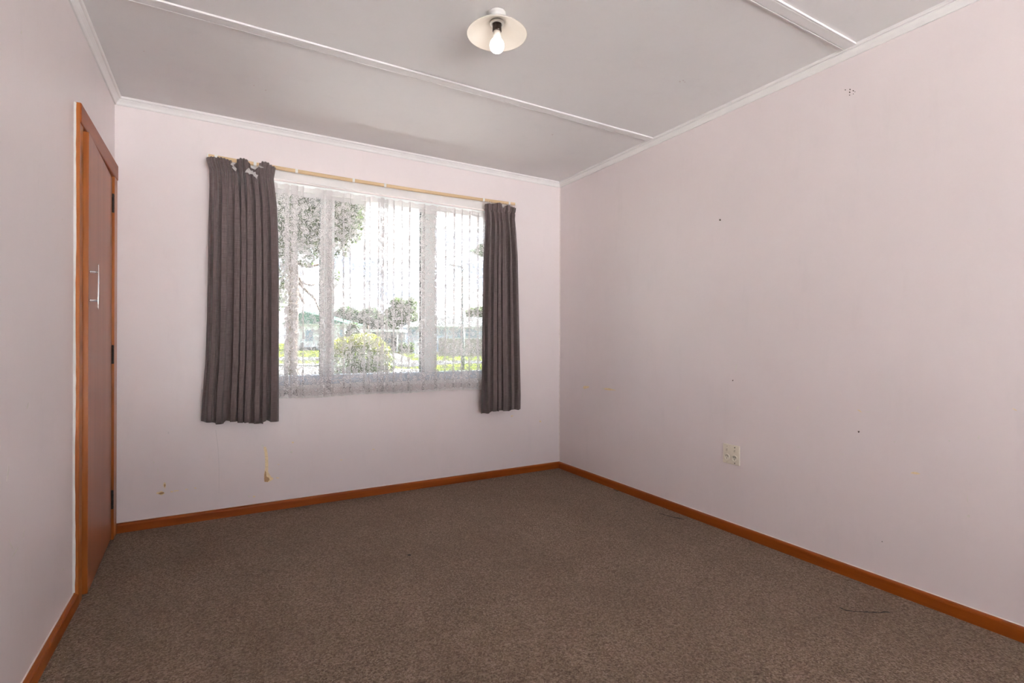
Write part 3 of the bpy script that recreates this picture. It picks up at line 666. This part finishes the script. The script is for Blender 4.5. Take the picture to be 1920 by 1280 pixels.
def foliage(name, blobs, n, size, mat, seed, parent=None, shell=.55, stretch=1.7):
    r = random.Random(seed); vs = []; fs = []
    tot = sum(b[1]*b[2]*b[3] for b in blobs)**(1) or 1
    for c, rx, ry, rz_ in blobs:
        k = int(n*(rx*ry*rz_)/tot)+1
        for _ in range(k):
            while True:
                d = Vector((r.uniform(-1, 1), r.uniform(-1, 1), r.uniform(-1, 1)))
                if .02 < d.length < 1: break
            d = d.normalized()*(d.length**shell)
            p = Vector((c[0]+d.x*rx, c[1]+d.y*ry, c[2]+d.z*rz_))
            a = Vector((r.gauss(0, 1), r.gauss(0, 1), r.gauss(0, .8))).normalized(); b = a.cross(Vector((r.gauss(0, 1), r.gauss(0, 1), r.gauss(0, 1)))).normalized()
            s = size*r.uniform(.6, 1.4); i = len(vs)
            vs += [p-a*s*stretch*.5, p+b*s*.5-a*s*.1, p+a*s*stretch*.5, p-b*s*.5-a*s*.1]; fs.append((i, i+1, i+2, i+3))
    o = mesh(name, vs, fs, mat); o['kind'] = 'stuff'
    if parent: adopt(o, parent)
    return o
def Bl(u, v, d, rpx, rz=None, ry=None):      # blob from pixel centre, forward distance, radius in pixels
    p = at(u, v, d); s = d/F; return (p, rpx*s, (ry if ry else rpx)*s, (rz if rz else rpx)*s)
def branches(root, lst, mat='bark', name='branch'):
    for pts, rad in lst: adopt(tube(name, pts, rad, mat, None, 7), root)

# near hedge bush
hb = at(679, 672, 9.5)
bush = tag(empty('hedge_bush', (hb.x, hb.y, GZ)), 'clipped hedge bush with yellow-green tips outside the window', 'bush')
foliage('foliage', [Bl(650, 678, 9.5, 30, 44), Bl(684, 672, 9.6, 36, 46), Bl(712, 682, 9.5, 25, 38), Bl(662, 722, 9.5, 40, 46), Bl(700, 724, 9.5, 38, 46), Bl(680, 780, 9.6, 54, 50)], 17000, .034, 'lf_hedge', 5, bush, .3)
yt = foliage('young_tips', [Bl(650, 648, 9.5, 27, 16), Bl(684, 640, 9.6, 33, 15), Bl(712, 658, 9.5, 20, 18), Bl(722, 690, 9.5, 12, 30)], 2600, .034, 'lf_tips', 15, bush, .25); yt['label'] = 'yellow-green young tips'  # sunlit top and right side painted as yellower leaves
adopt(tube('stem', [(hb.x, hb.y, GZ), (hb.x+.02, hb.y, .0), (hb.x, hb.y+.05, .4)], [.05, .04, .02], 'bark', None, 8), bush)

# big tree at the left
TD = 13.0
tb = at(548, 640, TD); tz = lambda v: at(548, v, TD).z
tree = tag(empty('conifer_tree', (tb.x, tb.y, GZ)), 'tall dark evergreen tree with hanging foliage near the window', 'tree')
adopt(tube('trunk', [(tb.x, tb.y, GZ), (tb.x-.03, tb.y, .8), tuple(at(551, 560, TD)), tuple(at(549, 480, TD)), tuple(at(556, 380, TD)), tuple(at(565, 250, TD))], [.20, .15, .13, .12, .10, .08], 'bark', None, 12), tree)
br = []
for pts in ([(550, 520), (575, 545), (590, 560), (600, 585)], [(549, 490), (580, 500), (612, 492)], [(552, 430), (590, 410), (640, 380)], [(550, 470), (530, 520), (522, 560)], [(551, 540), (562, 552), (570, 570)], [(556, 380), (610, 350), (670, 330)], [(549, 500), (565, 530), (585, 535), (598, 528)]):
    br.append(([tuple(at(u, v, TD+.15*k)) for k, (u, v) in enumerate(pts)], [.045-.010*k for k in range(len(pts))]))
branches(tree, br)
foliage('foliage', [Bl(600, 300, TD, 110, 90), Bl(560, 380, TD, 62, 70), Bl(632, 380, TD, 54, 60), Bl(668, 352, TD, 26, 40), Bl(652, 420, TD, 30, 40), Bl(636, 456, TD, 20, 28), Bl(628, 518, TD, 9, 24), Bl(540, 440, TD, 44, 46), Bl(588, 450, TD, 26, 36), Bl(520, 520, TD, 20, 70), Bl(574, 490, TD, 16, 14), Bl(640, 300, TD, 62, 60), Bl(680, 330, TD, 18, 46), Bl(645, 400, TD, 34, 40), Bl(610, 420, TD, 30, 50)], 34000, .062, 'lf_tree', 6, tree, .8, 2.0)

# broad-leaf plant beside the window: only one leaf tip shows past the curtain
lp = at(930, 560, 5.2)
plant = tag(empty('broad_leaf_plant', (lp.x, lp.y, GZ)), 'grey-green broad leaf plant showing past the edge of the narrow curtain', 'plant')
adopt(tube('stem', [(lp.x, lp.y, GZ), (lp.x+.02, lp.y, .6), tuple(at(928, 475, 5.2)), tuple(at(932, 440, 5.2))], [.03, .025, .02, .012], 'bark', None, 8), plant)
def bigleaf(pts, d):
    P = [at(u, v, d+.03*math.sin(k)) for k, (u, v) in enumerate(pts)]; n = len(P); c = sum(P, Vector())/n; e = _f*.004
    return adopt(mesh('leaf', [c-_f*.015]+P+[c-_f*.011]+[p+e for p in P], [(0, i+1, (i+1) % n+1) for i in range(n)]+[(n+1, n+2+(i+1) % n, n+2+i) for i in range(n)]+[(i+1, n+2+i, n+2+(i+1) % n, (i+1) % n+1) for i in range(n)], 'lf_big'), plant)
bigleaf([(880, 469.5), (887, 466), (893, 464), (896, 459), (903, 456), (914, 458), (926, 470), (927, 477), (915, 482), (902, 481), (892, 477), (885, 474)], 5.2)
bigleaf([(930, 452), (945, 430), (965, 428), (972, 436), (955, 450), (935, 458)], 5.2)
bigleaf([(929, 480), (945, 478), (962, 490), (966, 505), (948, 500), (933, 490)], 5.2)

# street lamp
sb = G(867.5, 693); SDp = gd(693)
sl = tag(empty('street_lamp', (sb.x, sb.y, GZ)), 'grey street lamp with curved arm beyond the lawn', 'street lamp')
topz = at(870, 507, SDp).z
adopt(tube('lamp_post', [(sb.x, sb.y, GZ), (sb.x, sb.y, 1.5), (sb.x, sb.y, 1.55), (sb.x, sb.y, topz)], [.11, .11, .085, .075], 'galv', None, 12), sl)
adopt(tube('lamp_arm', [(sb.x, sb.y, topz-.02), tuple(at(869.5, 503, SDp)), tuple(at(866, 500.5, SDp)), tuple(at(858, 498.5, SDp))], .04, 'galv', None, 8), sl)
q = at(850, 497.3, SDp); bm = bmesh.new(); bmesh.ops.create_icosphere(bm, subdivisions=2, radius=1)
for v in bm.verts: v.co = q+RT*(v.co.x*.27)+_f*(v.co.y*.09)+UP*(v.co.z*.055)+UP*(-.03*v.co.x)
adopt(frombm('lamp_head', bm, 'galv', None, True), sl)

# ---- houses: local frame along the camera's right / forward on the ground
def house(name, label, u0, u1, vbase, d, ridge_v, eave_v, depth, wallm, roofm, wins=(), posts=(), gable=False, hip=0.0, extra=None):
    A = at(u0, 640, d); Bp = at(u1, 640, d); ax = Vector((Bp.x-A.x, Bp.y-A.y, 0)); w = ax.length; ax.normalize(); dp = Vector((-ax.y, ax.x, 0))
    root = tag(empty(name, (A.x, A.y, GZ)), label, 'house')
    ze = at(u0, eave_v, d).z; zr = at(u0, ridge_v, d).z
    def pt(a, b, z): return Vector((A.x, A.y, 0))+ax*a+dp*b+Vector((0, 0, z))
    def bx(nm, a0, a1, b0, b1, z0, z1, mt, par=None):
        vs = [pt(a, b, z) for a in (a0, a1) for b in (b0, b1) for z in (z0, z1)]
        return adopt(mesh(nm, vs, [(0, 1, 3, 2), (4, 6, 7, 5), (0, 4, 5, 1), (2, 3, 7, 6), (0, 2, 6, 4), (1, 5, 7, 3)], mt), root) if par is None else mesh(nm, [v-root.location for v in vs], [(0, 1, 3, 2), (4, 6, 7, 5), (0, 4, 5, 1), (2, 3, 7, 6), (0, 2, 6, 4), (1, 5, 7, 3)], mt, par)
    bx('walls', 0, w, 0, depth, GZ, ze, wallm)
    o_ = .5
    if gable:       # ridge runs away from the viewer
        vs = [pt(-o_, -o_, ze), pt(w*gable, -o_, zr), pt(w+o_, -o_, ze), pt(-o_, depth+o_, ze), pt(w*gable, depth+o_, zr), pt(w+o_, depth+o_, ze)]
        fs = [(0, 1, 2), (5, 4, 3), (0, 3, 4, 1), (1, 4, 5, 2), (0, 2, 5, 3)]
    else:
        vs = [pt(-o_, -o_, ze), pt(w+o_, -o_, ze), pt(w+o_, depth+o_, ze), pt(-o_, depth+o_, ze), pt(hip, depth/2, zr), pt(w-hip, depth/2, zr)]
        fs = [(0, 1, 5, 4), (2, 3, 4, 5), (3, 0, 4), (1, 2, 5), (0, 3, 2, 1)]
    rf = adopt(mesh('roof', vs, fs, roofm), root)
    bx('gutter', -o_, w+o_, -o_-.08, -o_, ze-.12, ze+.02, 'wbw')
    for (ua, ub, va, vb) in wins:
        a0, a1 = (ua-u0)/(u1-u0)*w, (ub-u0)/(u1-u0)*w; z1, z0 = at(u0, va, d).z, at(u0, vb, d).z
        fr = bx('window_frame', a0, a1, -.06, .0, z0, z1, 'wbw'); g = bx('pane', a0+.08, a1-.08, -.075, -.058, z0+.08, z1-.08, 'dglass')
        g.parent = fr; g.matrix_parent_inverse = Matrix.Identity(4)
    for u in posts:
        a = (u-u0)/(u1-u0)*w; bx('verandah_post', a-.09, a+.09, -o_+.02, -o_+.2, GZ, ze, 'wbw')
    return root, bx, w
r1, bx1, w1 = house('house', 'white weatherboard house with green gable roof seen through the lace', 536, 652, 657, gd(657.5), 583, 607, 9, 'wbw', 'groof', ((572, 588, 617, 640), (617, 628, 615, 640), (637, 645, 615, 640)), (563, 632, 649), .30)
bx1('step', 2.0, 5.5, -1.9, -.5, GZ, GZ+.28, 'concrete'); bx1('step', 2.2, 5.3, -1.5, -.5, GZ+.28, GZ+.55, 'concrete')
r2, bx2, w2_ = house('house', 'long pale blue house with silver roof behind the fence', 764, 935, 664, gd(662), 591, 611.5, 8, 'blueb', 'sroof', ((822, 838, 616, 627), (840, 847, 616, 630), (850, 866, 616, 634), (872, 895, 615, 634), (767, 784, 616, 629)), (), False, 2.0)
r3, bx3, w3 = house('house', 'small pale house with light roof beside the carport', 750, 776, 661, gd(657.6), 603, 612.5, 7, 'blueb', 'sroof', ((753, 760, 617, 630),), (), .7)
# carport
cd_ = gd(660.5); A = at(688, 640, cd_); B_ = at(746, 640, cd_); ax = (B_-A); ax.z = 0; cw = ax.length; ax.normalize(); dp = Vector((-ax.y, ax.x, 0))
cp = tag(empty('carport', (A.x, A.y, GZ)), 'white flat-roofed carport behind the hedge bush', 'carport')
def cbx(nm, a0, a1, b0, b1, z0, z1, mt):
    vs = [Vector((A.x, A.y, 0))+ax*a+dp*b+Vector((0, 0, z)) for a in (a0, a1) for b in (b0, b1) for z in (z0, z1)]
    return adopt(mesh(nm, vs, [(0, 1, 3, 2), (4, 6, 7, 5), (0, 4, 5, 1), (2, 3, 7, 6), (0, 2, 6, 4), (1, 5, 7, 3)], mt), cp)
zc1, zc0 = at(700, 617, cd_).z, at(700, 622, cd_).z
cbx('roof', -.3, cw+.3, -.3, 5.5, zc0, zc1, 'wbw'); cbx('back_wall', 0, cw, 5.2, 5.4, GZ, zc0, 'blueb')
for a in (.1, cw*.42, cw-.1): cbx('post', a-.09, a+.09, 0, .18, GZ, zc0, 'wbw')
cbx('side_wall', 0, .15, .2, 5.2, GZ, zc0, 'blueb'); cbx('door_panel', cw*.42+.4, cw*.42+1.6, 5.0, 5.18, GZ, zc0-.5, 'asphalt')
# dark wheelie bin at the end of the driveway
bd = gd(657); bp_ = G(731.5, 657); bn = tag(empty('wheelie_bin', (bp_.x, bp_.y, GZ)), 'dark wheelie bin standing by the driveway', 'bin')
bm = bmesh.new(); vsq = []
for z, s in ((0, .26), (1.15, .36)): vsq.append([bm.verts.new((s*x, s*y, z)) for x, y in ((-1, -1), (1, -1), (1, 1), (-1, 1))])
for k in range(4): bm.faces.new((vsq[0][k], vsq[0][(k+1) % 4], vsq[1][(k+1) % 4], vsq[1][k]))
bm.faces.new(vsq[0][::-1]); bm.faces.new(vsq[1]); frombm('bin_body', bm, 'kerb', bn); box('bin_lid', (-.40, -.44, 1.15), (.40, .40, 1.24), 'kerb', bn, .03)

# fences: boards as parts
def fence(name, label, u0, u1, vtop, vbase, mt, nb_, capm, gap=.012):
    d = gd(vbase); A = at(u0, 640, d); B = at(u1, 640, d); ax = B-A; ax.z = 0; w = ax.length; ax.normalize(); dp = Vector((-ax.y, ax.x, 0)); zt = at(u0, vtop, d).z
    root = tag(empty(name, (A.x, A.y, GZ)), label, 'fence'); bwid = w/nb_
    bm = bmesh.new(); vs = [ax*a+dp*b+Vector((0, 0, z)) for a in (0, bwid-gap) for b in (0, .03) for z in (0, zt-GZ)]
    bvs = [bm.verts.new(v) for v in vs]
    for f in ((0, 1, 3, 2), (4, 6, 7, 5), (0, 4, 5, 1), (2, 3, 7, 6), (0, 2, 6, 4), (1, 5, 7, 3)): bm.faces.new([bvs[i] for i in f])
    first = frombm('board', bm, mt, root)
    for k in range(1, nb_):
        c = first.copy(); COL.objects.link(c); c.parent = root; c.location = ax*(bwid*k)+Vector((0, 0, R0.uniform(-.03, .03)))
    def bb(nm, a0, a1, b0, b1, z0, z1, m_):
        vs = [ax*a+dp*b+Vector((0, 0, z)) for a in (a0, a1) for b in (b0, b1) for z in (z0, z1)]
        return mesh(nm, vs, [(0, 1, 3, 2), (4, 6, 7, 5), (0, 4, 5, 1), (2, 3, 7, 6), (0, 2, 6, 4), (1, 5, 7, 3)], m_, root)
    for z in (.35, (zt-GZ)*.85): bb('rail', 0, w, .03, .09, z, z+.09, mt)
    bb('capping', -.05, w+.05, -.04, .10, zt-GZ, zt-GZ+.07, capm)
    return root
fence('board_fence', 'weathered grey board fence in front of the blue house', 822, 915, 634.5, 667.5, 'fenceb', 34, 'wbw')
fence('white_fence', 'white picket fence beside the driveway', 777, 819, 637, 671, 'wbw', 20, 'wbw', .05)

# shrubs and trees further off
def plantblob(name, label, cat, base, blobs, n, size, mat, seed, trunk=None, group=None):
    p = G(*base); root = tag(empty(name, (p.x, p.y, GZ)), label, cat, group); foliage('foliage', blobs, n, size, mat, seed, root, .4)
    if trunk: adopt(tube('trunk', [(p.x, p.y, GZ), (p.x, p.y, trunk)], [.25, .12], 'bark', None, 8), root)
    return root
d_ = gd(663); plantblob('shrub', 'low green shrub beside the driveway', 'shrub', (760, 663), [Bl(756, 652, d_, 8, 9), Bl(766, 654, d_, 9, 8), Bl(772, 650, d_, 5, 8)], 1500, .22, 'lf_mid', 21)
d_ = gd(653.3); plantblob('broadleaf_tree', 'round green tree rising behind the carport', 'tree', (750, 653.3), [Bl(746, 572, d_, 14, 15), Bl(758, 578, d_, 16, 15), Bl(772, 572, d_, 10, 14), Bl(734, 588, d_, 13, 12), Bl(752, 592, d_, 20, 14), Bl(770, 594, d_, 13, 12), Bl(738, 606, d_, 16, 12), Bl(760, 608, d_, 18, 12)], 4200, .40, 'lf_mid', 22, 4.5)
d_ = gd(655); plantblob('evergreen_tree', 'dark green tree between the green-roofed house and the carport', 'tree', (690, 655), [Bl(694, 602, d_, 22, 26), Bl(678, 610, d_, 18, 26), Bl(712, 610, d_, 16, 20), Bl(688, 632, d_, 30, 20)], 4500, .45, 'lf_grey', 23, 4)
d_ = gd(654); plantblob('hazy_tree', 'grey-green tree above the green-roofed house', 'tree', (650, 654), [Bl(650, 594, d_, 22, 18), Bl(632, 600, d_, 18, 14), Bl(668, 598, d_, 14, 16)], 3000, .5, 'lf_grey', 24, 4)
d_ = gd(656); plantblob('low_tree', 'dark tree top above the silver roof', 'tree', (888, 656), [Bl(886, 587, d_, 12, 9), Bl(900, 586, d_, 14, 10)], 1600, .4, 'lf_mid', 25, 5)
d_ = gd(661); plantblob('shrub', 'dark shrub against the green-roofed house', 'shrub', (660, 661), [Bl(662, 630, d_, 14, 26), Bl(655, 646, d_, 12, 14)], 1600, .25, 'lf_grey', 26)
